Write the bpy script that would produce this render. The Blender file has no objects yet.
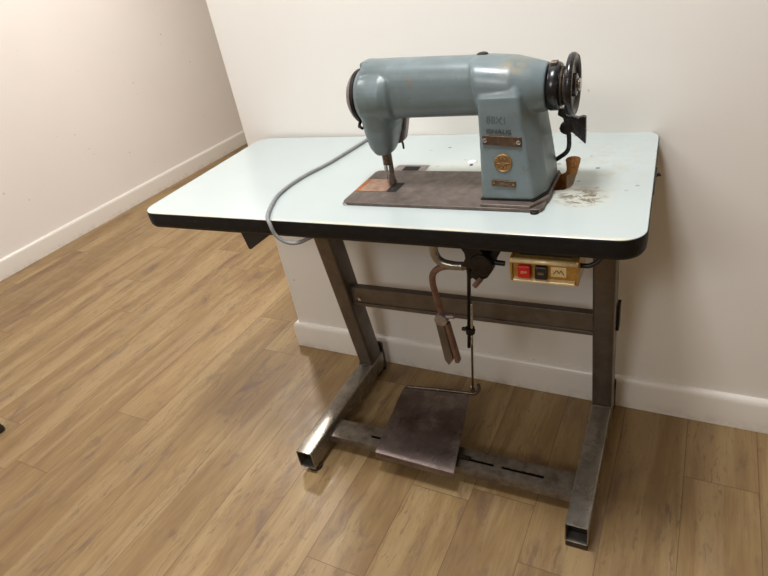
import bpy, bmesh, math, random
from mathutils import Vector, Matrix
PI = math.pi
S = bpy.context.scene
C = S.collection

# ------------------------------------------------------------------ camera
CAM = Vector((1.1848, -1.2899, 1.2024)); YAW, PITCH, ROLL, FPX = .55863, -.54104, -.18725, 573.54
cyw, syw, cpt, spt = math.cos(YAW), math.sin(YAW), math.cos(PITCH), math.sin(PITCH)
fw = Vector((-syw * cpt, cyw * cpt, spt)); rt = Vector((cyw, syw, 0)); up = rt.cross(fw)
r2 = math.cos(ROLL) * rt + math.sin(ROLL) * up; u2 = -math.sin(ROLL) * rt + math.cos(ROLL) * up
cd = bpy.data.cameras.new('camera'); cam = bpy.data.objects.new('camera', cd); C.objects.link(cam)
m = Matrix((r2, u2, -fw)).transposed().to_4x4(); m.translation = CAM
cam.matrix_world = m
cd.sensor_width = 36; cd.sensor_fit = 'HORIZONTAL'; cd.lens = FPX / 768 * 36; cd.clip_start = .05
S.camera = cam
# ------------------------------------------------------------------ world + lights + exposure
W = bpy.data.worlds.new('room_ambient'); S.world = W; W.use_nodes = True
W.node_tree.nodes['Background'].inputs[0].default_value = (1, .74, .46, 1)
W.node_tree.nodes['Background'].inputs[1].default_value = .25
def area(name, loc, target, sx, sy, power, col, shape='RECTANGLE'):
    l = bpy.data.lights.new(name, 'AREA'); l.shape = shape; l.size = sx; l.size_y = sy; l.energy = power; l.color = col
    o = bpy.data.objects.new(name, l); C.objects.link(o); o.location = loc
    o.rotation_euler = (Vector(target) - Vector(loc)).to_track_quat('-Z', 'Y').to_euler(); return o
area('ceiling_panel_light', (.75, -.70, 2.38), (.75, -.70, 0), .32, .32, 30, (.98, .985, 1))
area('recess_ceiling_light', (-1.05, 1.2, 2.33), (-.7, .3, .2), .2, .2, 34, (1, .95, .89))
area('left_fill_light', (-.65, -.75, 2.38), (-.9, -.6, 0), .5, .5, 17, (.98, .985, 1))  # added fill that brightens the left wall
area('room_fill_light', (.3, -2.9, 2.38), (-.4, -.8, .9), .9, .9, 46, (1, .985, .98))  # added fill from the unseen front of the room
vs = S.view_settings; vs.view_transform = 'Standard'; vs.look = 'None'; vs.gamma = 1; vs.exposure = -0.03; vs.use_curve_mapping = False

# ------------------------------------------------------------------ material helpers
def lin(c):
    return tuple(((v / 255) / 12.92 if v / 255 <= .04045 else ((v / 255 + .055) / 1.055) ** 2.4) for v in c) + (1,)
class NM:
    def __init__(s, name, rough=.5, metal=0, spec=.5):
        s.m = bpy.data.materials.new(name); s.m.use_nodes = True; s.t = s.m.node_tree; s.n = s.t.nodes; s.l = s.t.links
        s.b = s.n['Principled BSDF']; s.b.inputs['Roughness'].default_value = rough
        s.b.inputs['Metallic'].default_value = metal; s.b.inputs['Specular IOR Level'].default_value = spec
        s.geo = None
    def pos(s):
        if not s.geo: s.geo = s.n.new('ShaderNodeNewGeometry')
        return s.geo.outputs['Position']
    def obj(s):
        if not hasattr(s, 'tc'): s.tc = s.n.new('ShaderNodeTexCoord')
        return s.tc.outputs['Object']
    def mapp(s, vec, scale=(1, 1, 1), loc=(0, 0, 0), rot=(0, 0, 0)):
        n = s.n.new('ShaderNodeMapping'); s.l.new(vec, n.inputs[0])
        n.inputs['Scale'].default_value = scale; n.inputs['Location'].default_value = loc; n.inputs['Rotation'].default_value = rot
        return n.outputs[0]
    def noise(s, vec, scale, detail=4, rough=.55, dist=0):
        n = s.n.new('ShaderNodeTexNoise'); s.l.new(vec, n.inputs['Vector']); n.inputs['Scale'].default_value = scale
        n.inputs['Detail'].default_value = detail; n.inputs['Roughness'].default_value = rough; n.inputs['Distortion'].default_value = dist
        return n.outputs['Fac']
    def ramp(s, fac, stops, interp='LINEAR'):
        n = s.n.new('ShaderNodeValToRGB'); s.l.new(fac, n.inputs[0]); e = n.color_ramp.elements; n.color_ramp.interpolation = interp
        while len(e) < len(stops): e.new(.5)
        for i, (p, c) in enumerate(stops):
            e[i].position = p; e[i].color = c if isinstance(c, tuple) and len(c) == 4 else ((c, c, c, 1) if not isinstance(c, tuple) else lin(c))
        return n.outputs[0]
    def mix(s, fac, a, b, mode='MIX'):
        n = s.n.new('ShaderNodeMix'); n.data_type = 'RGBA'; n.blend_type = mode
        for i, v in ((0, fac), (6, a), (7, b)):
            if hasattr(v, 'links'): s.l.new(v, n.inputs[i])
            else: n.inputs[i].default_value = v
        return n.outputs[2]
    def math(s, op, a, b=None, c=None):
        n = s.n.new('ShaderNodeMath'); n.operation = op
        for i, v in enumerate((a, b, c)):
            if v is None: continue
            if hasattr(v, 'links'): s.l.new(v, n.inputs[i])
            else: n.inputs[i].default_value = v
        return n.outputs[0]
    def sep(s, vec):
        n = s.n.new('ShaderNodeSeparateXYZ'); s.l.new(vec, n.inputs[0]); return n.outputs
    def comb(s, x, y, z):
        n = s.n.new('ShaderNodeCombineXYZ')
        for i, v in enumerate((x, y, z)):
            if hasattr(v, 'links'): s.l.new(v, n.inputs[i])
            else: n.inputs[i].default_value = v
        return n.outputs[0]
    def color(s, v):
        if hasattr(v, 'links'): s.l.new(v, s.b.inputs['Base Color'])
        else: s.b.inputs['Base Color'].default_value = v if len(v) == 4 else lin(v)
        return s
    def rough(s, v): s.l.new(v, s.b.inputs['Roughness']); return s
    def bump(s, h, strength=.2, dist=.001):
        n = s.n.new('ShaderNodeBump'); s.l.new(h, n.inputs['Height']); n.inputs['Strength'].default_value = strength
        n.inputs['Distance'].default_value = dist; s.l.new(n.outputs[0], s.b.inputs['Normal']); return s
def simple(name, c1, c2, rough=.5, metal=0, scale=30, lo=.35, hi=.7, bump=.1, spec=.5, bd=.0008):
    k = NM(name, rough, metal, spec); f = k.noise(k.pos(), scale, 6, .65)
    k.color(k.ramp(f, [(lo, c1), (hi, c2)])); 
    if bump: k.bump(k.noise(k.pos(), scale * 3, 4), bump, bd)
    return k.m
M = {}
# floor: vinyl oak planks running in y
def floor_mat():
    k = NM('oak_vinyl_plank', .42, 0, .45); x, y, z = k.sep(k.pos())
    PW, PL = .1535, 1.22
    u = k.math('DIVIDE', k.math('SUBTRACT', x, .017), PW); i = k.math('FLOOR', u); fu = k.math('FRACT', u)
    h = k.math('FRACT', k.math('MULTIPLY', k.math('SINE', k.math('MULTIPLY', i, PLK[0])), PLK[1]))
    v = k.math('DIVIDE', k.math('ADD', y, k.math('MULTIPLY', h, PL)), PL); j = k.math('FLOOR', v); fv = k.math('FRACT', v)
    rnd = k.n.new('ShaderNodeTexWhiteNoise'); rnd.noise_dimensions = '2D'; k.l.new(k.comb(i, j, 0), rnd.inputs['Vector'])
    r = rnd.outputs['Value']; off = k.math('MULTIPLY', r, 37.0)
    p = k.comb(k.math('ADD', x, off), y, k.math('MULTIPLY', off, .37))
    broad = k.noise(k.mapp(p, (9, 1.5, 1)), 1.0, 5, .65, .9)
    grain = k.noise(k.mapp(p, (60, 5, 1)), 1.0, 7, .72, 1.8)
    fine = k.noise(k.mapp(p, (330, 14, 1)), 1.0, 4, .6, .3)
    w = k.n.new('ShaderNodeTexWave'); w.wave_type = 'BANDS'; w.bands_direction = 'X'
    k.l.new(k.mapp(p, (14, .9, 1)), w.inputs[0]); w.inputs['Scale'].default_value = 1.6; w.inputs['Distortion'].default_value = 9
    w.inputs['Detail'].default_value = 3; w.inputs['Detail Scale'].default_value = 1.3; w.inputs['Detail Roughness'].default_value = .6
    cath = k.ramp(w.outputs['Fac'], [(0, 1.0), (.16, 0.0)])
    knot = k.noise(k.mapp(p, (16, 5.5, 1), (3.1, 7.7, 0)), 1.0, 5, .65, .7)
    c = k.ramp(broad, [(.30, (124, 96, 62)), (.50, (145, 119, 79)), (.70, (162, 137, 94))])
    c = k.mix(k.math('MULTIPLY', k.ramp(grain, [(.44, 0.0), (.62, 1.0)]), .38), c, lin((126, 98, 68)))
    c = k.mix(k.math('MULTIPLY', cath, .42), c, lin((140, 108, 74)))
    c = k.mix(k.math('MULTIPLY', k.ramp(fine, [(.50, 0.0), (.68, 1.0)]), .25), c, lin((112, 86, 60)))
    c = k.mix(k.math('MULTIPLY', k.ramp(knot, [(.54, 0.0), (.68, 1.0)]), .75), c, lin((108, 84, 68)))
    tick = k.noise(k.mapp(p, (120, 22, 1), (5, 2, 0)), 1.0, 3, .6, .8); band = k.noise(k.mapp(p, (13, 1.0, 1), (9, 4, 0)), 1.0, 3, .5, .4)
    c = k.mix(k.math('MULTIPLY', k.math('MULTIPLY', k.ramp(tick, [(.56, 0.0), (.66, 1.0)]), k.ramp(band, [(.48, 0.0), (.56, 1.0)])), .8), c, lin((92, 70, 46)))
    c = k.mix(k.math('MULTIPLY', k.ramp(band, [(.50, 0.0), (.60, 1.0)]), .3), c, lin((186, 162, 120)))
    c = k.mix(1.0, c, k.ramp(r, [(0, (240, 240, 240)), (1, (255, 255, 255))]), 'MULTIPLY')
    # joints
    du = k.math('MULTIPLY', k.math('MINIMUM', fu, k.math('SUBTRACT', 1, fu)), PW)
    dv = k.math('MULTIPLY', k.math('MINIMUM', fv, k.math('SUBTRACT', 1, fv)), PL)
    jn = k.ramp(k.math('MULTIPLY', k.math('MINIMUM', du, dv), 100), [(.04, 1.0), (.14, 0.0)])
    c = k.mix(k.math('MULTIPLY', jn, .7), c, lin((84, 62, 44)))
    k.color(c)
    dirt = k.noise(k.pos(), 14, 5, .7)
    k.rough(k.ramp(dirt, [(.35, .36), (.7, .52)]))
    k.bump(k.math('SUBTRACT', k.math('MULTIPLY', grain, .3), jn), .18, .0008)
    return k.m
PLK = (12.9898, 43758.5453)
M['floor'] = floor_mat()
def wall_mat(name, c, c2):
    k = NM(name, .62, 0, .35); f = k.noise(k.pos(), 1.6, 3); c0 = k.ramp(f, [(.3, c), (.7, c2)])
    sp = k.noise(k.pos(), 46, 2, .4); c0 = k.mix(k.math('MULTIPLY', k.ramp(sp, [(.77, 0.0), (.79, 1.0)]), .5), c0, lin((150, 134, 122)))
    k.color(c0); k.bump(k.noise(k.pos(), 260, 3), .10, .0006); return k.m
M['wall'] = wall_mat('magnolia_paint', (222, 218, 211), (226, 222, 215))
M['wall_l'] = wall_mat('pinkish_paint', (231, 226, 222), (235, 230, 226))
M['ceil'] = simple('white_ceiling_paint', (225, 222, 216), (232, 229, 224), .8, 0, 8, bump=.05)
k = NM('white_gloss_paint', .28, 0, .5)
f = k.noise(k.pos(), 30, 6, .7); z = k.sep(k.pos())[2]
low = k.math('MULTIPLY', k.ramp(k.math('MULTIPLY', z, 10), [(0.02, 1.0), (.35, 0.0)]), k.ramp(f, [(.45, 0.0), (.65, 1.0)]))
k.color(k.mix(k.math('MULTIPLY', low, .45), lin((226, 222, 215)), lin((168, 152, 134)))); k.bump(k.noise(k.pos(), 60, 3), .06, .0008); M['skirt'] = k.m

def dist_mask(k, vec, cx, cy, rx, ry, r0=.6, r1=1.0):
    x, y, z = k.sep(vec)
    dx = k.math('DIVIDE', k.math('SUBTRACT', x, cx), rx); dy = k.math('DIVIDE', k.math('SUBTRACT', y, cy), ry)
    d = k.math('SQRT', k.math('ADD', k.math('MULTIPLY', dx, dx), k.math('MULTIPLY', dy, dy)))
    return k.ramp(k.math('MULTIPLY', d, .5), [(r0 / 2, 1.0), (r1 / 2, 0.0)])
# laminate, coordinates are the table's own
k = NM('pale_mint_laminate', .24, 0, .5); o = k.obj()
c = k.ramp(k.noise(o, 5, 4), [(.3, (177, 187, 186)), (.7, (180, 190, 189))])
x, y, z = k.sep(o)
gr = k.math('MULTIPLY', dist_mask(k, o, .955, -.20, .11, .22, .2, 1.1), k.ramp(k.noise(o, 26, 6, .7), [(.47, 0.0), (.62, 1.0)]))
c = k.mix(k.math('MULTIPLY', gr, .5), c, lin((176, 172, 152)))
st = k.math('MULTIPLY', dist_mask(k, k.mapp(o, loc=(0, 0, 0)), .938, -.345, .045, .043, .55, 1.1), k.ramp(k.noise(k.mapp(o, (1, 1.8, 1)), 38, 6, .8, .6), [(.47, 0.0), (.53, 1.0)]))
st2 = dist_mask(k, o, .938, -.345, .058, .052, .7, 1.1)
c = k.mix(k.math('MULTIPLY', st2, .3), c, lin((196, 190, 168)))
c = k.mix(k.math('MULTIPLY', st, .9), c, lin((104, 88, 60)))
vo = k.n.new('ShaderNodeTexVoronoi'); k.l.new(o, vo.inputs['Vector']); vo.inputs['Scale'].default_value = 32
dots = k.math('MULTIPLY', k.ramp(vo.outputs['Distance'], [(.10, 1.0), (.17, 0.0)]), k.ramp(k.noise(o, 9, 2), [(.44, 0.0), (.50, 1.0)]))
dots = k.math('MULTIPLY', dots, dist_mask(k, o, .88, -.12, .34, .22, .7, 1.1))
c = k.mix(k.math('MULTIPLY', dots, .8), c, lin((92, 88, 80)))
gb = k.math('MULTIPLY', dist_mask(k, o, .70, -.215, .26, .05, .3, 1.1), .35)
c = k.mix(gb, c, lin((196, 192, 172)))
# yellowed worn line along the front edge
fe = k.math('MULTIPLY', k.ramp(k.math('MULTIPLY', k.math('ADD', y, .4965), 20), [(.10, 1.0), (.24, 0.0)]), k.ramp(k.noise(k.mapp(o, (6, 1, 1)), 3, 4), [(.35, 0.2), (.6, 1.0)]))
c = k.mix(k.math('MULTIPLY', fe, .55), c, lin((226, 208, 172)))
k.color(c); M['laminate'] = k.m
k = NM('chipboard', .9); k.color(k.ramp(k.noise(k.obj(), 160, 4, .8), [(.3, (112, 72, 34)), (.7, (186, 136, 74))])); k.bump(k.noise(k.obj(), 220, 3), .6, .002); M['chip'] = k.m
k = NM('worn_black_edging', .5, 0, .3); n1 = k.noise(k.mapp(k.obj(), (1, 1, 2)), 55, 6, .7)
k.color(k.ramp(n1, [(.48, (10, 10, 12)), (.62, (18, 18, 21)), (.78, (50, 50, 54))])); k.bump(n1, .35, .001); M['edge'] = k.m
def steel(name, c1, c2, c3, rough=(.28, .5), metal=.85, sc=40, stretch=(1, 1, 1)):
    k = NM(name, .35, metal, .5); v = k.mapp(k.obj(), stretch)
    n = k.noise(v, sc, 7, .7); k.color(k.ramp(n, [(.3, c1), (.52, c2), (.72, c3)]))
    k.rough(k.ramp(k.noise(v, sc * .7, 5, .6), [(.3, rough[0]), (.7, rough[1])])); k.bump(k.noise(v, sc * 4, 3), .12, .0006)
    return k.m
M['frame'] = steel('scuffed_frame_steel', (122, 116, 107), (144, 138, 129), (164, 158, 150), (.22, .36), .76, 20)
M['bar'] = steel('patchy_bar_steel', (80, 68, 58), (118, 109, 98), (142, 135, 125), (.28, .42), .6, 26)
M['frame_dark'] = steel('brown_leg_enamel', (84, 77, 69), (98, 90, 82), (110, 102, 94), (.28, .40), .55, 20)
M['pedal'] = steel('worn_pedal_steel', (84, 70, 64), (112, 98, 92), (146, 134, 129), (.24, .38), .65, 16)
M['bed'] = steel('dull_bed_steel', (88, 78, 72), (108, 97, 90), (126, 114, 106), (.42, .62), .55, 50)
M['bright'] = steel('bright_steel', (150, 146, 140), (188, 184, 178), (214, 210, 204), (.18, .3), 1)
M['darkmetal'] = steel('oily_dark_iron', (22, 20, 19), (36, 32, 30), (60, 54, 50), (.35, .55), .6)
M['brownrod'] = steel('rusty_brown_rod', (92, 68, 58), (120, 92, 80), (146, 118, 104), (.35, .5), .5)
M['cap'] = steel('tarnished_cap', (112, 102, 100), (142, 132, 130), (172, 163, 160), (.3, .45), .5, 60)
M['copper'] = steel('coppery_needle_plate', (142, 108, 88), (176, 140, 118), (196, 164, 142), (.3, .45), .7, 70)
M['rust'] = steel('orange_rust', (120, 64, 26), (170, 96, 42), (190, 120, 60), (.5, .7), .2, 80)
M['black_gloss'] = steel('black_enamel', (14, 14, 16), (24, 24, 27), (52, 52, 56), (.16, .32), .1, 60)
M['brownneck'] = steel('brown_shaft_collar', (70, 60, 52), (104, 92, 80), (140, 128, 112), (.3, .45), .7, 60)
M['black_in'] = simple('tube_shade_black', (12, 11, 10), (22, 20, 18), .7, .2)  # black that stands in for shade inside tube and channel
M['blackhole'] = simple('recess_black', (14, 12, 11), (26, 22, 20), .8, 0)
k = NM('blue_grey_machine_enamel', .3, .0, .55); o = k.obj()
base = k.ramp(k.noise(o, 9, 5, .6), [(.3, (94, 107, 110)), (.7, (110, 124, 128))])
wr = k.ramp(k.noise(o, 95, 6, .75), [(.59, 0.0), (.66, 1.0)])
base = k.mix(k.math('MULTIPLY', wr, .45), base, lin((92, 88, 68)))
g = k.math('MULTIPLY', k.ramp(k.noise(o, 15, 4, .6), [(.48, 0.0), (.68, 1.0)]), .38); base = k.mix(g, base, lin((84, 92, 84)))
# yellow-brown chips on the top of the pillar end and one on the arm
def spot(base, cx, cz, rx, rz, amt, col, sc=70):
    v = k.comb(k.sep(o)[0], k.sep(o)[2], 0)
    mk = k.math('MULTIPLY', dist_mask(k, v, cx, cz, rx, rz, .4, 1.1), k.ramp(k.noise(o, sc, 5, .7), [(.42, 0.0), (.56, 1.0)]))
    return k.mix(k.math('MULTIPLY', mk, amt), base, lin(col))
OX, OZ = .70, .77
base = spot(base, .832 - OX, .995 - OZ, .03, .014, .55, (140, 126, 92))
base = spot(base, .655 - OX, .985 - OZ, .006, .012, .9, (126, 106, 78))
base = spot(base, .868 - OX, .925 - OZ, .022, .02, .6, (96, 96, 74))
k.color(base); k.rough(k.ramp(k.noise(o, 24, 4), [(.3, .28), (.7, .44)])); k.bump(k.noise(o, 180, 3), .06, .0006); M['enamel'] = k.m
M['plate_brown'] = steel('tarnished_brown_plate', (70, 56, 44), (94, 76, 62), (120, 100, 84), (.35, .5), .6, 120)
M['brass'] = steel('worn_brass', (116, 88, 52), (156, 122, 78), (186, 154, 106), (.3, .45), .7, 180)
M['ink'] = simple('dark_lettering', (46, 46, 48), (58, 58, 60), .6, 0)
M['scratch'] = simple('faint_scratch', (72, 86, 94), (84, 98, 106), .6, 0)
M['paleletter'] = simple('pale_lettering', (150, 130, 100), (170, 150, 120), .5, .2)
M['gold'] = steel('gold_switch_front', (140, 104, 44), (170, 130, 62), (186, 148, 80), (.3, .42), .35, 90)
M['gold_lt'] = steel('pale_gold_rim', (206, 184, 136), (220, 200, 154), (232, 214, 172), (.25, .4), .3, 90)
M['red'] = simple('red_button_plastic', (172, 22, 20), (190, 32, 28), .3, 0, bump=0)
M['white_plastic'] = simple('white_plastic', (214, 212, 206), (228, 226, 220), .4, 0, bump=0)
M['blackbtn'] = simple('black_button_plastic', (24, 22, 22), (34, 32, 32), .3, 0, bump=0)
M['cable'] = simple('grey_cable_rubber', (120, 122, 123), (142, 143, 143), .45, 0, 60, bump=.05)
M['blackcable'] = simple('black_cable_rubber', (24, 21, 20), (34, 30, 28), .5, 0, 60)
M['rubber'] = simple('dark_foot_rubber', (38, 28, 22), (70, 50, 40), .6, 0, 60)
M['blackboard'] = simple('black_board', (28, 25, 23), (40, 36, 33), .6, 0, 60)

# ------------------------------------------------------------------ mesh helpers
def link(name, bm, mat, parent=None, bevel=0, smooth=False, off=None, seg=2):
    if off is None and parent is not None: off = parent.get('_off')
    if off is not None: bmesh.ops.translate(bm, verts=bm.verts, vec=-Vector(off))
    bmesh.ops.recalc_face_normals(bm, faces=bm.faces)
    me = bpy.data.meshes.new(name); bm.to_mesh(me); bm.free()
    o = bpy.data.objects.new(name, me); C.objects.link(o)
    for mm in (mat if isinstance(mat, (list, tuple)) else [mat]): me.materials.append(mm)
    if parent is not None: o.parent = parent
    if off is not None: o['_off'] = list(off)
    if smooth:
        for p in me.polygons: p.use_smooth = True
    if bevel:
        b = o.modifiers.new('bevel', 'BEVEL'); b.width = bevel; b.segments = seg; b.limit_method = 'ANGLE'; b.angle_limit = math.radians(40)
        for p in me.polygons: p.use_smooth = True
        b.harden_normals = True
    return o
def box(bm, a, b):
    vs_ = [bm.verts.new((x, y, z)) for x in (a[0], b[0]) for y in (a[1], b[1]) for z in (a[2], b[2])]
    for f in ((0, 1, 3, 2), (4, 6, 7, 5), (0, 4, 5, 1), (2, 3, 7, 6), (0, 2, 6, 4), (1, 5, 7, 3)):
        bm.faces.new([vs_[i] for i in f])
    return bm
def bx(a, b): return box(bmesh.new(), a, b)
def prism(poly, d, axis='z', lo=0, hi=1, bm=None):
    """extrude 2-D polygon along axis between lo and hi"""
    bm = bm or bmesh.new()
    def P(u, v, w): return {'z': (u, v, w), 'y': (u, w, v), 'x': (w, u, v)}[axis]
    A = [bm.verts.new(P(u, v, lo)) for u, v in poly]; B = [bm.verts.new(P(u, v, hi)) for u, v in poly]
    n = len(poly); bm.faces.new(A); bm.faces.new(B[::-1])
    for i in range(n): bm.faces.new((A[i], A[(i + 1) % n], B[(i + 1) % n], B[i]))
    return bm
def rrect(x0, y0, x1, y1, r, n=6):
    pts = []
    for cx, cy, a0 in ((x1 - r, y0 + r, -90), (x1 - r, y1 - r, 0), (x0 + r, y1 - r, 90), (x0 + r, y0 + r, 180)):
        for i in range(n + 1):
            a = math.radians(a0 + 90 * i / n); pts.append((cx + r * math.cos(a), cy + r * math.sin(a)))
    return pts
def loft(rings, cap=True, bm=None):
    bm = bm or bmesh.new(); R = [[bm.verts.new(p) for p in r] for r in rings]; n = len(R[0])
    for a, b in zip(R, R[1:]):
        for i in range(n): bm.faces.new((a[i], a[(i + 1) % n], b[(i + 1) % n], b[i]))
    if cap: bm.faces.new(R[0][::-1]); bm.faces.new(R[-1])
    return bm
def sup(cx, cy, rx, ry, e=2.5, n=40):
    out = []
    for i in range(n):
        a = 2 * PI * i / n; c, s = math.cos(a), math.sin(a)
        out.append((cx + rx * math.copysign(abs(c) ** (2 / e), c), cy + ry * math.copysign(abs(s) ** (2 / e), s)))
    return out
def lathe(prof, cen, axis='x', n=40, bm=None, cap=True):
    """prof: list of (offset along axis, radius)"""
    rings = []
    for t, r in prof:
        ring = []
        for i in range(n):
            a = 2 * PI * i / n; u, v = max(r, 1e-5) * math.cos(a), max(r, 1e-5) * math.sin(a)
            ring.append({'x': (cen[0] + t, cen[1] + u, cen[2] + v), 'y': (cen[0] + u, cen[1] + t, cen[2] + v), 'z': (cen[0] + u, cen[1] + v, cen[2] + t)}[axis])
        rings.append(ring)
    return loft(rings, cap, bm)
def bez(pts, n=8):
    """catmull-rom through pts"""
    P = [Vector(p) for p in pts]; P = [2 * P[0] - P[1]] + P + [2 * P[-1] - P[-2]]; out = []
    for i in range(1, len(P) - 2):
        for j in range(n):
            t = j / n; a, b, c, d = P[i - 1:i + 3]
            out.append(.5 * ((2 * b) + (c - a) * t + (2 * a - 5 * b + 4 * c - d) * t * t + (3 * b - a - 3 * c + d) * t ** 3))
    out.append(P[-2]); return out
def tube(path, r, n=12, bm=None):
    path = [Vector(p) for p in path]; rings = []; prev = None
    for i, p in enumerate(path):
        t = (path[min(i + 1, len(path) - 1)] - path[max(i - 1, 0)]).normalized()
        if prev is None: prev = t.orthogonal().normalized()
        prev = (prev - t * prev.dot(t)).normalized(); b = t.cross(prev)
        rr = r(i / (len(path) - 1)) if callable(r) else r
        rings.append([p + rr * (math.cos(2 * PI * k_ / n) * prev + math.sin(2 * PI * k_ / n) * b) for k_ in range(n)])
    return loft(rings, True, bm)
def hollow(axis_pts, w, h, t, r=.004):
    """rectangular tube through two ring centres; axis_pts = list of function placing (u,v)->3D"""
    out = [rrect(-w / 2, -h / 2, w / 2, h / 2, r, 3), rrect(-w / 2 + t, -h / 2 + t, w / 2 - t, h / 2 - t, max(r - t, .0008), 3)]
    bm = bmesh.new(); rings = []
    for f in axis_pts: rings.append([[bm.verts.new(f(u, v)) for u, v in o] for o in out])
    n = len(out[0])
    for i in range(n):
        j = (i + 1) % n
        for a, b in zip(rings, rings[1:]):
            bm.faces.new((a[0][i], a[0][j], b[0][j], b[0][i])); bm.faces.new((a[1][j], a[1][i], b[1][i], b[1][j]))
        bm.faces.new((rings[0][0][i], rings[0][1][i], rings[0][1][j], rings[0][0][j]))
        bm.faces.new((rings[-1][0][j], rings[-1][1][j], rings[-1][1][i], rings[-1][0][i]))
    return bm
def boolean(o, cutters, keep_mat=True):
    for c_ in cutters:
        md = o.modifiers.new('cut', 'BOOLEAN'); md.operation = 'DIFFERENCE'; md.object = c_; md.solver = 'EXACT'
        if hasattr(md, 'material_mode'): md.material_mode = 'TRANSFER'
    bake(o)
    for c_ in cutters: bpy.data.objects.remove(c_)
def bake(o):
    dg = bpy.context.evaluated_depsgraph_get(); dg.update()
    me = bpy.data.meshes.new_from_object(o.evaluated_get(dg)); o.modifiers.clear(); o.data = me
def text(s, size, mat, parent, name, loc, rot, depth=.0004, sx=1):
    cu = bpy.data.curves.new(name, 'FONT'); cu.body = s; cu.size = size; cu.extrude = depth; cu.align_x = 'CENTER'; cu.align_y = 'CENTER'
    t_ = bpy.data.objects.new('tmp', cu); C.objects.link(t_); dg = bpy.context.evaluated_depsgraph_get(); dg.update()
    me = bpy.data.meshes.new_from_object(t_.evaluated_get(dg)); bpy.data.objects.remove(t_)
    off = Vector(parent['_off'])
    me.transform(Matrix.Translation(Vector(loc) - off) @ rot.to_4x4() @ Matrix.Diagonal((sx, 1, 1, 1)))
    me.materials.clear(); me.materials.append(mat)
    o = bpy.data.objects.new(name, me); C.objects.link(o); o.parent = parent; return o
def thing(name, label, cat, loc, rz, off, group=None):
    o = bpy.data.objects.new(name, None); o.empty_display_size = .05; C.objects.link(o); o.location = loc; o.rotation_euler = (0, 0, rz)
    o['label'] = label; o['category'] = cat; o['_off'] = list(off)
    if group: o['group'] = group
    return o
TX, TY, TR = .07066, -.0121, .02209
def TW(p):
    c, s = math.cos(TR), math.sin(TR); return Vector((TX + c * p[0] - s * p[1], TY + s * p[0] + c * p[1], p[2]))
def struct(o): o['kind'] = 'structure'; return o

# ------------------------------------------------------------------ the room
XL = -1.985; SK = .0997
struct(link('floor', bx((XL - .1, -3.6, -.05), (2.6, 4.4, 0)), M['floor']))
struct(link('wall_back', bx((0, 0, 0), (2.6, 4.4, 2.4)), M['wall'], bevel=.003))
struct(link('wall_left', bx((XL - .1, -3.6, 0), (XL, 4.4, 2.4)), M['wall_l']))
struct(link('ceiling', bx((XL - .1, -3.6, 2.4), (2.6, 4.4, 2.45)), M['ceil']))
T = .016
prof = [(0, 0), (T, 0), (T, SK - .018), (T * .92, SK - .010), (T * .70, SK - .004), (T * .35, SK), (0, SK)]
def skirt(name, path, normal_sides):
    bm = bmesh.new(); rings = []
    for (px, py), (nx, ny) in zip(path, normal_sides): rings.append([(px + nx * d, py + ny * d, z_) for d, z_ in prof])
    loft(rings, True, bm); o = struct(link(name, bm, M['skirt'], bevel=.0008)); return o
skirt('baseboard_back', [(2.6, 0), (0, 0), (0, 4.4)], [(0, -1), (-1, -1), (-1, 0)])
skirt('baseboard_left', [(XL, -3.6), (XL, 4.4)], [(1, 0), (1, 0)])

# ------------------------------------------------------------------ the table
OFF0 = (0, 0, 0)
tb = thing('sewing_table', 'pale mint-topped industrial sewing table with black edging on a brown steel stand', 'table', (TX, TY, 0), TR, OFF0)
Wd, Dp, H, TH = 1.0471, .4964, .77, .038
RC = .042
z0, z1 = H - TH, H
def sk_(x, y, z):
    f_ = -y / Dp; u_ = x / Wd
    return (x + (1 - u_) * .014 * f_ + u_ * (-.003 + .012 * f_), y, z)
rg = []
for z_, ins in ((z0, .010), (z0 + .003, .004), (z0 + .009, .0008), (z0 + .02, 0), (z1 - .003, 0), (z1 - .0012, .0006)):
    rg.append([sk_(x_, y_, z_) for x_, y_ in rrect(ins, -Dp + ins, Wd - ins, -ins, RC - ins, 10)])
cutL = [(.882, -.166), (.884, -.156), (.890, -.150), (.898, -.149), (.906, -.153), (.911, -.163), (.914, -.205), (.918, -.290), (.915, -.306), (.906, -.317), (.888, -.322), (.874, -.262), (.876, -.245), (.889, -.242), (.894, -.236), (.894, -.222)]
def hole_cutter(poly, lo, hi, mat):
    return link('cutter', prism(poly, 0, 'z', lo, hi), mat, off=(0, 0, 0))
bedcut = rrect(.500, -.400, .885, -.245, .01, 3)
core = link('edging', loft(rg), [M['edge'], M['chip']], None, off=OFF0)
core['_off'] = list(OFF0)
for p in core.data.polygons: p.use_smooth = False
boolean(core, [hole_cutter(cutL, .70, .80, M['chip'])])
top = link('tabletop', loft([[sk_(x_, y_, z_) for x_, y_ in rrect(i_, -Dp + i_, Wd - i_, -i_, RC - i_, 10)] for z_, i_ in ((z1 - .0025, .0014), (z1 - .0004, .0016), (z1, .0022))]), [M['laminate'], M['chip']], None, off=OFF0)
boolean(top, [hole_cutter(cutL, .70, .80, M['chip'])])
top.parent = tb; core.parent = top
link('added_dark_pan', bx((.50, -.40, .690), (.912, -.245, .7315)), M['darkmetal'], tb, bevel=.003)  # unseen dark box, added so the belt hole looks dark
# small hinge recess behind the bed
fr = bmesh.new(); prism([(.528, -.240), (.606, -.240), (.604, -.203), (.530, -.203)], 0, 'z', .7695, .7706, fr)
rim = link('hinge_recess', fr, M['cap'], tb)
link('recess_pocket', prism([(.550, -.235), (.588, -.235), (.586, -.212), (.550, -.212)], 0, 'z', .7700, .7709), M['blackhole'], rim)
top['label'] = 'pale mint laminate top'; core['label'] = 'worn black edging'
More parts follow.
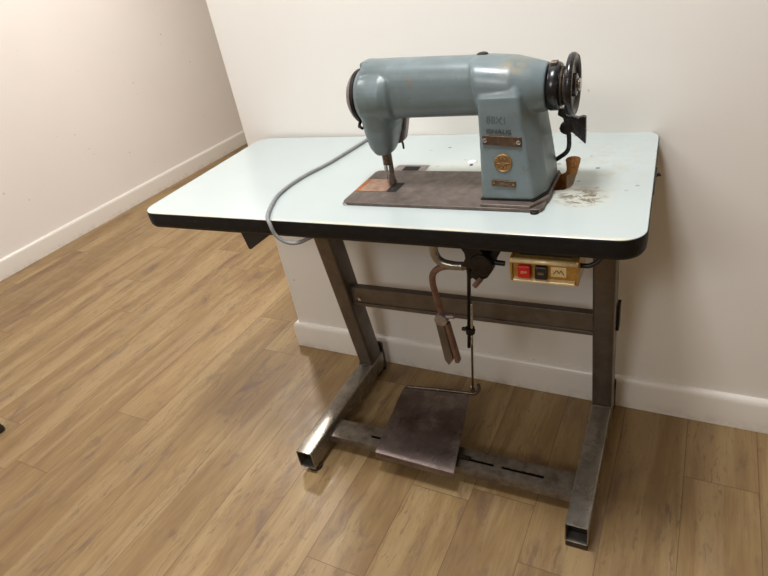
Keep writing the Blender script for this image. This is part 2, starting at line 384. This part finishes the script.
# stand
FXL, FXR, FW, FZ0, FZ1, FYF, FYB = .2405, .9419, .0493, .0183, .0768, -.4973, -.119
LSL, LYW = .1602, .066
for s, fx in enumerate((FXL, FXR)):
    cx, cz = fx + FW / 2, (FZ0 + FZ1) / 2
    ft = link('foot', hollow([lambda u, v: (cx + u, FYF, cz + v), lambda u, v: (cx + u, -.045, cz + v)], FW, FZ1 - FZ0, .0025), M['frame'], tb, bevel=.0006)
    link('tube_shade', bx((cx - FW / 2 + .003, FYF + .026, FZ0 + .003), (cx + FW / 2 - .003, FYF + .03, FZ1 - .003)), M['black_in'], ft)  # dark sheet set in the open tube as its inner shade
    link('rear_plate', prism(rrect(cx - .027, 0.0, cx + .027, .112, .008), 0, 'y', -.047, -.040), M['frame_dark'], ft, bevel=.0012)
    for yy, nm in ((FYF + .024, 'front'), (-.075, 'back')):
        if s == 1 and nm == 'front':
            link('rubber_foot', bx((cx - FW / 2 + .001, FYF + .001, 0), (cx + FW / 2 - .001, FYF + .030, FZ0 - .0005)), M['rubber'], ft, bevel=.002); continue
        bm = lathe([(0, .017), (.004, .020), (.012, .020), (.016, .012), (.0195, .012)], (cx + (.006 if nm == 'front' else 0), yy, 0), 'z', 20)
        link('rubber_foot', bm, M['rubber'], ft, smooth=False, bevel=.001)
    yb = FYB + LYW / 2
    zt = z0 - .001
    def lp(zz):
        return lambda u, v: (cx + u, yb + v - LSL * (zz - FZ1), zz)
    lg = link('leg', hollow([lp(FZ1 - .001), lp(zt - .004)], FW * .97, LYW, .0025, .006), M['frame_dark'], tb, bevel=.0006)
    yt = yb - LSL * (zt - FZ1)
    link('top_bracket', bx((cx - .03, yt - .12, zt - .004), (cx + .03, yt + .16, zt)), M['frame_dark'], lg, bevel=.001)
    link('weld_collar', bx((cx - FW / 2 + .001, FYB - .004, FZ1 - .001), (cx + FW / 2 - .001, FYB + LYW + .004, FZ1 + .003)), M['frame_dark'], lg, bevel=.001)
CBY, CZ0, CZ1 = -.1453, .322, .384
# cross bar: lipped channel
cb = [(CBY, CZ0), (CBY, CZ1), (CBY + .022, CZ1), (CBY + .022, CZ1 - .003), (CBY + .003, CZ1 - .003), (CBY + .003, CZ0 + .003), (CBY + .022, CZ0 + .003), (CBY + .022, CZ0)]
cbm = prism([(a_, b_) for a_, b_ in cb], 0, 'x', FXL + FW - .001, FXR + .001)
box(cbm, (FXL + FW, CBY - .004, CZ0 + .010), (FXR, CBY, CZ0 + .014))
cbar = link('cross_bar', cbm, M['frame_dark'], tb, bevel=.0012)
link('bolt', lathe([(0, .007), (-.004, .007), (-.005, .004)], (FXL + FW + .022, CBY, .348), 'y', 6), M['bright'], cbar)
link('end_flange', bx((FXR + FW - .001, -.125, .330), (FXR + FW + .006, -.095, .400)), M['darkmetal'], cbar, bevel=.001)
BY0, BY1, BZ0, BZ1 = -.408, -.343, .036, .0605
bar = link('bottom_bar', prism([(BY0, BZ0), (BY0, BZ1), (BY1, BZ1), (BY1, BZ0), (BY1 - .003, BZ0), (BY1 - .003, BZ1 - .003), (BY0 + .003, BZ1 - .003), (BY0 + .003, BZ0)], 0, 'x', FXL + FW, FXR), M['bar'], None, off=OFF0)
slots = []
for a_, b_ in ((.408, .447), (.652, .751), (.770, .873)):
    slots.append(link('cutter', prism(rrect(a_, -.381, b_, -.373, .0035, 3), 0, 'z', .05, .09), M['frame'], off=(0, 0, 0)))
boolean(bar, slots); bar.parent = tb
b_ = bar.modifiers.new('bevel', 'BEVEL'); b_.width = .002; b_.segments = 2; b_.limit_method = 'ANGLE'
link('slot_shade', bx((FXL + FW, BY0 + .006, BZ0 + .001), (FXR, BY1 - .006, BZ0 + .003)), M['black_in'], bar)  # black sheet that gives the slots their shade

# pedal: bent sheet with a rolled front lip
def lerp(a, b, t): return tuple(a[i] + (b[i] - a[i]) * t for i in range(3))
BLc, BRc, TLc, TRc = (.455, -.434, .083), (.671, -.438, .082), (.442, -.213, .104), (.634, -.193, .106)
rows = []
side = [(0.0, 0.0), (.25, .0015), (.5, .002), (.75, .001), (1, 0)]
def sheet(t, dz, dy=0):
    L_, R_ = lerp(BLc, TLc, t), lerp(BRc, TRc, t)
    return [Vector(lerp(L_, R_, u / 10)) + Vector((0, dy, dz)) for u in range(11)]
up_rows = [sheet(0, -.026, -.002), sheet(0, -.020, -.004), sheet(0, -.012, -.0065), sheet(0, -.004, -.005), sheet(.02, .0, 0)] + [sheet(t, 0) for t in (.2, .4, .6, .8, .93)] + [sheet(.97, -.002), sheet(1, -.006)]
bm = bmesh.new(); V = [[bm.verts.new(p) for p in r] for r in up_rows]
for a_, b_2 in zip(V, V[1:]):
    for i in range(10): bm.faces.new((a_[i], a_[i + 1], b_2[i + 1], b_2[i]))
ped = link('foot_pedal', bm, M['pedal'], tb, smooth=True)
sd = ped.modifiers.new('solid', 'SOLIDIFY'); sd.thickness = .003; sd.offset = 0
bake(ped)
ped.data.set_sharp_from_angle(angle=math.radians(38))
hb = bez([Vector(TLc) + Vector((-.002, .010, -.008)), Vector(lerp(TLc, TRc, .5)) + Vector((0, .012, -.008)), Vector(TRc) + Vector((.000, .010, -.008)), Vector(TRc) + Vector((.010, .012, -.006)), Vector(TRc) + Vector((.018, .024, -.001)), Vector(TRc) + Vector((.012, .036, .006))])
hr = link('pedal_rod', tube(hb, .0052), M['brownneck'], ped, smooth=True)
piv = link('pedal_pivot', tube([(.440, -.375, .060), (.690, -.375, .060)], .007), M['darkmetal'], ped, smooth=True)
# pitman rod
RB = Vector(TRc) + Vector((.004, .012, 0)); RT = Vector((.722, -.33, .60))
d_ = (RT - RB)
rod = link('treadle_rod', tube([RB, RB + d_ * .76], .0030, 10), M['bright'], tb, smooth=True)
link('upper_rod', tube([RB + d_ * .42 + Vector((-.008, 0, 0)), RT + Vector((-.004, 0, 0)), RT + Vector((0, -.02, .05))], .0042, 10), M['darkmetal'], rod, smooth=True)
cl = RB + d_ * .56 + Vector((-.004, 0, 0))
bm = lathe([(-.010, .006), (-.009, .011), (.008, .012), (.010, .006)], cl, 'z', 8); tube([cl + Vector((-.020, 0, .002)), cl + Vector((.012, 0, 0))], .005, 8, bm)
link('rod_clamp', bm, M['darkmetal'], rod, bevel=.0008)
link('ball_joint', lathe([(-.012, .002), (-.008, .006), (0, .0075), (.008, .006), (.013, .003)], RB + Vector((0, 0, .008)), 'z', 14), M['bright'], rod, smooth=True)

# knee lifter + bell crank, hanging under the top
kl = link('knee_lifter', tube(bez([(.765, -.43, .662), (.728, -.43, .660), (.700, -.43, .655), (.682, -.43, .640), (.678, -.43, .617), (.683, -.43, .58), (.688, -.43, .545), (.689, -.43, .533)]), .0065, 12), M['brownrod'], tb, smooth=True)
def plate(poly, y0_, y1_): return prism(poly, 0, 'y', y0_, y1_)
pd = bmesh.new()
prism([(.674, .528), (.692, .532), (.699, .465), (.704, .434), (.692, .416), (.684, .428)], 0, 'y', -.436, -.428, pd)
link('knee_pad', pd, M['frame_dark'], kl, bevel=.002)
pd = prism([(.694, .525), (.702, .525), (.717, .428), (.708, .426)], 0, 'y', -.438, -.422)
link('knee_pad_edge', pd, M['brownrod'], kl, bevel=.002)
bm = lathe([(-.010, .006), (-.009, .0135), (.009, .0135), (.010, .006)], (.689, -.433, .536), 'y', 14)
tube([(.690, -.433, .541), (.716, -.433, .544)], .0045, 10, bm)
link('pad_clamp', bm, M['cap'], kl, bevel=.0008)
bc = bmesh.new()
lathe([(-.018, .012), (-.016, .022), (.016, .022), (.018, .012)], (.780, -.435, .676), 'y', 10, bc)
prism([(.728, .731), (.760, .731), (.790, .690), (.768, .662), (.742, .668), (.752, .690)], 0, 'y', -.446, -.424, bc)
prism([(.780, .660), (.790, .655), (.826, .722), (.832, .731), (.812, .731), (.800, .705)], 0, 'y', -.44, -.426, bc)
prism([(.764, .672), (.758, .650), (.772, .640), (.790, .650), (.802, .668), (.790, .690)], 0, 'y', -.450, -.432, bc)
tube([(.80, -.435, .676), (.820, -.435, .675)], .005, 10, bc)
tube([(.752, -.435, .665), (.752, -.435, .638)], .0055, 10, bc)
bmesh.ops.translate(bc, verts=bc.verts, vec=(.006, 0, .003))
crank = link('bell_crank', bc, M['darkmetal'], tb, bevel=.0015)
link('oil_hose', tube(bez([(.706, -.43, .722), (.692, -.43, .705), (.690, -.43, .685), (.700, -.43, .668), (.722, -.43, .662), (.745, -.43, .662)]), .0085, 12), M['frame'], crank, smooth=True)
link('crank_bolt', tube([(.784, -.448, .650), (.772, -.456, .636)], .005, 8), M['brownrod'], crank)

# switch box
SX0, SX1, SZ0, SZ1, SY = .850, .957, .673, .717, -.478
sb = link('switch_box', bx((SX0, SY, SZ0), (SX1, SY + .07, SZ1)), M['gold'], tb, bevel=.002)
link('mounting_plate', bx((SX0 + .01, SY + .012, SZ1 - .001), (SX1 - .01, SY + .06, z0)), M['darkmetal'], sb)
bm = bmesh.new(); tube([(SX0 - .001, SY - .001, SZ1 - .004), (SX1 + .001, SY - .001, SZ1 - .004)], .0048, 12, bm); link('top_rim', bm, M['gold_lt'], sb, smooth=True)
bm = bmesh.new(); prism([(SY - .006, SZ0 + .001), (SY - .006, SZ0 + .005), (SY + .002, SZ0 + .009), (SY + .002, SZ0 + .001)], 0, 'x', SX0 + .003, SX1 - .003, bm); link('lit_bottom_rim', bm, M['gold_lt'], sb, bevel=.0008)  # lip coloured pale for the light it catches
for nm, xx in (('end_cap', SX0), ('end_cap', SX1)):
    link(nm, prism(rrect(SY - .004, SZ0, SY + .07, SZ1 + .002, .004, 3), 0, 'x', xx - .002, xx + .002), M['gold'], sb, bevel=.0006)
rb = link('red_button', bx((SX0 + .012, SY - .010, SZ0 + .011), (SX0 + .033, SY, SZ1 - .010)), M['red'], sb, bevel=.002)
bb = link('black_button', bx((SX0 + .040, SY - .009, SZ0 + .010), (SX0 + .060, SY, SZ1 - .010)), M['blackbtn'], sb, bevel=.002)
for o_, l_ in ((rb, 'red stop button'), (bb, 'black start button')): o_['label'] = l_
RX = Matrix.Rotation(PI / 2, 3, 'X')
text('OFF', .0062, M['gold_lt'], sb, 'button_lettering', (SX0 + .0225, SY - .0102, (SZ0 + SZ1) / 2 + .0005), RX)
text('ON', .0062, M['paleletter'], sb, 'button_lettering', (SX0 + .050, SY - .0092, (SZ0 + SZ1) / 2), RX)
pl = link('maker_plate', bx((SX0 + .065, SY - .0015, SZ0 + .014), (SX0 + .090, SY, SZ1 - .012)), M['gold_lt'], sb, bevel=.0004)
bm = bmesh.new()
for a_, b_2 in (((-.0085, -.004), (-.003, .004)), ((-.003, .004), (.001, -.002)), ((.001, -.002), (.004, .004)), ((.004, .004), (.0085, -.004))):
    q = Vector((SX0 + .0775, SY - .002, (SZ0 + SZ1) / 2 + .001)); tube([q + Vector((a_[0], 0, a_[1])), q + Vector((b_2[0], 0, b_2[1]))], .0006, 6, bm)
link('plate_mark', bm, M['plate_brown'], pl)
link('switch_cable', tube(bez([(SX1 + .001, SY + .02, .700), (SX1 + .016, SY + .02, .701), (SX1 + .030, SY + .022, .712), (SX1 + .038, SY + .03, z0)]), .0042), M['blackcable'], sb, smooth=True)
# bracket under the left front
link('under_bracket', prism([(.250, z0), (.362, z0), (.268, .674), (.262, .674)], 0, 'y', -.455, -.449), M['blackboard'], tb, bevel=.0008)
# catch at the right end
cth = link('side_catch', bx((Wd - .001, -.260, .738), (Wd + .004, -.190, .764)), M['darkmetal'], tb, bevel=.001)
link('catch_hook', tube([(Wd + .003, -.205, .752), (Wd + .008, -.205, .757), (Wd + .009, -.200, .752)], .0025, 8), M['darkmetal'], cth)

# ------------------------------------------------------------------ the sewing machine
MO = (OX, -.325, OZ)
sm = thing('sewing_machine', 'old blue-grey industrial sewing machine standing on the mint tabletop', 'sewing machine', TW(MO), TR, MO)
bed = link('bed', prism(rrect(.499, -.416, .889, -.250, .012, 5), 0, 'z', .7702, .777), M['bed'], sm, bevel=.0018)
link('bed_plinth', prism([(.781, -.413), (.868, -.416), (.891, -.376), (.891, -.262), (.882, -.252), (.781, -.252)], 0, 'z', .776, .7825), M['bed'], bed, bevel=.002)
link('dark_base_strip', prism([(.7775, -.397), (.872, -.3985), (.889, -.364), (.889, -.262), (.7775, -.262)], 0, 'z', .7824, .7850), M['darkmetal'], bed)  # thin dark strip around the pillar base
for nm, q in (('hinge_screw', (.506, -.410)), ('hinge_screw', (.876, -.416))):
    link(nm, lathe([(0, .0075), (.003, .0075), (.0045, .005)], (q[0], q[1], .7703), 'z', 16), M['bright' if q[0] < .6 else 'darkmetal'], bed, bevel=.0005)
npl = link('needle_plate', prism([(.512, -.362), (.572, -.362), (.572, -.302), (.512, -.302)], 0, 'z', .7765, .7782), M['copper'], sm, bevel=.0004)
npl['label'] = 'copper-coloured needle plate'
link('slide_plate', prism([(.502, -.362), (.511, -.362), (.511, -.304), (.502, -.304)], 0, 'z', .7765, .7780), M['rust'], npl)
link('hook_opening', prism([(.574, -.362), (.594, -.362), (.594, -.318), (.574, -.318)], 0, 'z', .7765, .7778), M['blackhole'], npl)
link('bobbin_case', lathe([(0, .004), (.0015, .004)], (.584, -.350, .7776), 'z', 12), M['bright'], npl)
# body
AY = -.325
parts = bmesh.new()
# right barrel above pillar and arm
ring = []
for x_, cz_, ry_, rz_, e_ in ((.779, .962, .054, .049, 2.8), (.787, .9615, .056, .050, 2.7), (.83, .958, .055, .048, 2.4), (.865, .955, .047, .042, 2.2), (.884, .954, .040, .038, 2.0)):
    ring.append([(x_ - (zz - .915) * (.16 if x_ < .80 else 0), yy, zz) for yy, zz in sup(AY, cz_, ry_, rz_, e_)])
loft(ring, True, parts)
ring = []
for x_, cz_, ry_, rz_, e_ in ((.553, .968, .036, .042, 2.6), (.558, .968, .041, .051, 2.8), (.60, .966, .0415, .052, 2.7), (.70, .964, .0415, .050, 2.7), (.79, .962, .0425, .048, 2.7)):
    ring.append([(x_, yy, zz) for yy, zz in sup(AY, cz_, ry_, rz_, e_)])
loft(ring, True, parts)
# head bulb
ring = []
for x_, cz_, ry_, rz_, e_ in ((.540, .957, .043, .043, 2), (.545, .957, .051, .048, 2.1), (.555, .957, .058, .052, 2.1), (.572, .957, .061, .053, 2.1), (.597, .958, .060, .051, 2.1), (.610, .958, .052, .048, 2.2), (.616, .958, .040, .043, 2.3)):
    ring.append([(x_, yy, zz) for yy, zz in sup(AY, cz_, ry_, rz_, e_)])
loft(ring, True, parts)
# head lower taper
ring = []
for z_, cx_, rx_, ry_, e_ in ((.965, .573, .031, .052, 2.4), (.925, .573, .033, .054, 2.4), (.90, .5725, .0325, .050, 2.4), (.88, .570, .029, .042, 2.6), (.862, .568, .024, .033, 3), (.85, .568, .018, .027, 3), (.845, .568, .014, .022, 3)):
    ring.append([(xx, yy, z_) for xx, yy in sup(cx_, AY, rx_, ry_, e_)])
loft(ring, True, parts)
# pillar
ring = []
def foot_poly(x0_, x1_, y0_, y1_, cx_, cy_):
    return [(x0_, y0_ + .004), (x0_ + .004, y0_), (x1_ - cx_ - .004, y0_), (x1_ - cx_, y0_ + .002), (x1_ - .002, y0_ + cy_), (x1_, y0_ + cy_ + .006), (x1_, y1_ - .01), (x1_ - .01, y1_), (x0_ + .01, y1_), (x0_, y1_ - .01)]
for z_, x1_, y0_ in ((.784, .887, -.396), (.80, .886, -.395), (.85, .879, -.391), (.90, .871, -.387), (.93, .867, -.3865), (.955, .865, -.3845), (.972, .861, -.376)):
    ring.append([(xx, yy, z_) for xx, yy in foot_poly(.779, x1_, y0_, -.262, .016, .034)])
loft(ring, True, parts)
body = link('machine_body', parts, M['enamel'], sm)
rm = body.modifiers.new('remesh', 'REMESH'); rm.mode = 'VOXEL'; rm.voxel_size = .0022; rm.use_smooth_shade = True
sm_ = body.modifiers.new('smooth', 'SMOOTH'); sm_.factor = .6; sm_.iterations = 4
bake(body)
for p in body.data.polygons: p.use_smooth = True
# top flat cover strip and screw on arm
link('oil_cap', lathe([(0, .010), (.003, .010), (.005, .006)], (.772, AY + .012, 1.0085), 'z', 16), M['darkmetal'], sm, bevel=.0005)
link('face_block', bx((.550, AY - .018, .995), (.572, AY + .018, 1.0185)), M['enamel'], body, bevel=.005, seg=3)
# domed end cap
cap = link('face_cap', lathe([(.529 - .549, .046), (.522 - .549, .048), (.521 - .549, .045), (.516 - .549, .043), (.509 - .549, .034), (.504 - .549, .022), (.502 - .549, .008), (.5015 - .549, 0)], (.56, AY, .955), 'x', 40), M['cap'], sm, smooth=True)
link('cap_ring', lathe([(.531 - .549, .0475), (.5305 - .549, .0495), (.524 - .549, .0495), (.5235 - .549, .046)], (.56, AY, .955), 'x', 40), M['darkmetal'], cap, bevel=.0006)
link('thread_guide', tube([(.534, AY - .02, .915), (.538, AY - .035, .908), (.547, AY - .04, .906)], .003, 8), M['darkmetal'], cap)
# needle bar etc
for q in ((.693, -.186),):
    pg = link('hole_plug', lathe([(0, .010), (.0025, .009), (.003, .006)], (q[0], q[1], .770), 'z', 18), M['white_plastic'], tb, bevel=.0004)
    link('plug_mark', lathe([(0, .004), (.0006, .004)], (q[0] + .003, q[1] - .014, .770), 'z', 10), M['darkmetal'], pg)
nb = link('presser_bar', tube([(.571, AY + .004, .850), (.571, AY + .004, .800)], .0050, 14), M['bed'], sm, smooth=False, bevel=.0006)
link('bar_sleeve', lathe([(0, .0080), (.020, .0084), (.030, .007)], (.566, AY, .820), 'z', 16), M['plate_brown'], nb, bevel=.0006)
ndl = link('needle_bar', tube([(.561, AY, .850), (.561, AY, .806)], .0040, 12), M['bright'], sm)
link('needle', tube([(.561, AY, .807), (.561, AY, .7795)], .0011, 8), M['bright'], ndl)
link('presser_foot', prism([(.565, .7785), (.577, .7785), (.577, .782), (.573, .802), (.569, .802)], 0, 'y', AY - .006, AY + .008), M['bed'], nb, bevel=.001)
link('presser_lever', tube([(.590, AY + .03, .862), (.591, AY + .032, .848), (.590, AY + .034, .840)], .0022, 8), M['darkmetal'], sm)
link('rear_cover', prism([(.572, .915), (.612, .915), (.602, .876), (.596, .858), (.586, .852), (.572, .852)], 0, 'y', AY + .028, AY + .046), M['cap'], body, bevel=.003)
# right end: collar, neck, wheel
WZ = .955
col_ = link('collar', lathe([(0, .0365), (.002, .038), (.015, .0375), (.018, .035), (.0185, .02)], (.886, AY, .954), 'x', 40), M['black_gloss'], sm, smooth=False, bevel=.0008)
link('neck', lathe([(0, .030), (.003, .031), (.006, .0275), (.010, .029), (.012, .026)], (.904, AY, .954), 'x', 36), M['brownneck'], col_, bevel=.0004)
link('collar_tab', bx((.888, AY - .012, .990), (.899, AY + .004, .9945)), M['brownneck'], col_, bevel=.001)
wp = [(-.004, 0), (-.004, .020), (-.002, .022), (-.002, .037), (-.0048, .039), (-.0062, .043), (-.005, .0472), (-.0015, .0492), (.002, .0492), (.005, .0475), (.0062, .0445), (.0055, .041), (.003, .0385), (.001, .037), (.001, .018), (.007, .017), (.008, .014), (.008, 0)]
wheel = link('handwheel', lathe(wp, (.9205, AY, WZ), 'x', 56), M['black_gloss'], sm, smooth=False)
for p in wheel.data.polygons: p.use_smooth = True
wheel.data.set_sharp_from_angle(angle=math.radians(40))
link('wheel_edge', lathe([(.0052, .0462), (.0068, .0458), (.0068, .0448), (.0052, .0445), (.0052, .0462)], (.9205, AY, WZ), 'x', 56, cap=False), M['brownneck'], wheel)
link('hub_screw', lathe([(0, .010), (.005, .010), (.007, .008)], (.927, AY, WZ), 'x', 20), M['bright'], wheel, bevel=.0006)
# belt guard bracket
GY = -.262
gd = bmesh.new()
prism([(.887, .900), (.896, .902), (.912, .886), (.921, .884), (.929, .886), (.934, .884), (.934, .836), (.912, .857), (.905, .859), (.900, .853), (.890, .861), (.890, .871), (.897, .876), (.895, .884), (.886, .889)], 0, 'y', GY - .006, GY + .006, gd)
gdo = link('belt_guard_bracket', gd, M['black_gloss'], sm, bevel=.0015)
link('guard_rod', tube(bez([(.903, GY, .862), (.905, GY, .845), (.903, GY, .824), (.888, GY, .810), (.855, GY, .789)]), .0042, 12), M['black_gloss'], gdo, smooth=True)
link('guard_clamp', lathe([(-.008, .006), (-.007, .011), (.007, .011), (.008, .006)], (.900, GY, .866), 'y', 10), M['darkmetal'], gdo, bevel=.0008)
# badges
FY = -.3855
def face_y(z_): return -.3875 - (.90 - z_) * .078
fyz = face_y(.884)
npt = link('name_plate', prism([(.7865, .8970), (.7865, .8810), (.8520, .8760), (.8520, .8920)], 0, 'y', fyz - .0022, fyz + .004), M['plate_brown'], sm, bevel=.0006)
for q in ((.7910, .8887), (.8475, .8842)):
    link('plate_screw', lathe([(0, .0036), (-.0016, .0036), (-.0024, .0022)], (q[0], fyz - .002, q[1]), 'y', 12), M['bright'], npt)
fe_ = face_y(.846)
em = link('round_emblem', lathe([(.003, .0155), (-.0012, .0155), (-.0020, .0145), (-.0014, .0132), (-.0014, 0)], (.8200, fe_, .8490), 'y', 32), M['brass'], sm, smooth=False)
bm = bmesh.new()
for a_ in range(8):
    an = a_ * PI / 4; tube([(.8200 + .004 * math.cos(an), fe_ - .0016, .8490 + .004 * math.sin(an)), (.8200 + .010 * math.cos(an), fe_ - .0016, .8490 + .010 * math.sin(an))], .0007, 6, bm)
link('emblem_relief', bm, M['plate_brown'], em)
fs = face_y(.811)
sp = link('serial_plate', prism([(.799, .8205), (.799, .8095), (.841, .8065), (.841, .8175)], 0, 'y', fs - .0020, fs + .003), M['plate_brown'], sm, bevel=.0005)
for q in ((.8030, .8148), (.8370, .8122)):
    link('plate_screw', lathe([(0, .0019), (-.0012, .0019)], (q[0], fs - .002, q[1]), 'y', 10), M['brass'], sp)
tilt = Matrix.Rotation(math.radians(4.2), 3, 'Y')
text('208516', .0052, M['brass'], sp, 'serial_number', (.820, fs - .0021, .8135), tilt @ RX)
text('ISNAUS', .0098, M['ink'], sm, 'maker_lettering', (.814, face_y(.902) - .0012, .9015), tilt @ RX, sx=1.3)
text('88X1', .0165, M['scratch'], sm, 'scratched_marks', (.811, face_y(.920) - .0008, .920), tilt @ RX, sx=.95)

# ------------------------------------------------------------------ cord on the table
cord = [(.372, .004, .700), (.372, .0055, .760), (.371, -.002, .7755), (.369, -.031, .7745), (.359, -.118, .7745), (.347, -.204, .7745), (.325, -.296, .7745), (.325, -.379, .7745), (.347, -.445, .7745), (.372, -.492, .776), (.384, -.505, .766), (.392, -.506, .742), (.412, -.500, .725), (.432, -.490, .722), (.455, -.470, .7268), (.50, -.42, .7268)]
bm = tube(bez(cord, 8), .0039, 12)
cd_o = link('power_cord', bm, M['cable'], None, smooth=True, off=(.345, -.25, .77)); cd_o.location = TW((.345, -.25, .77)); cd_o.rotation_euler = (0, 0, TR)
cd_o['label'] = 'grey rubber power cord trailing across the mint tabletop and over its front edge'; cd_o['category'] = 'cord'
if '_off' in cd_o: del cd_o['_off']
# dark tip of something standing at the left edge of the view
bm = lathe([(0, .012), (.003, .015), (.016, .015), (.020, .012), (.06, .011), (.35, .013), (.352, .010)], (0, 0, 0), 'z', 20)
tip = link('chair_leg', bm, M['blackbtn'], None, bevel=.0006, off=(0, 0, 0)); tip.location = (-.792, -.704, 0)
tip['label'] = 'black rounded leg tip just entering the left edge of the photo on the floor'; tip['category'] = 'chair leg'

for o in list(C.objects):
    if '_off' in o: del o['_off']
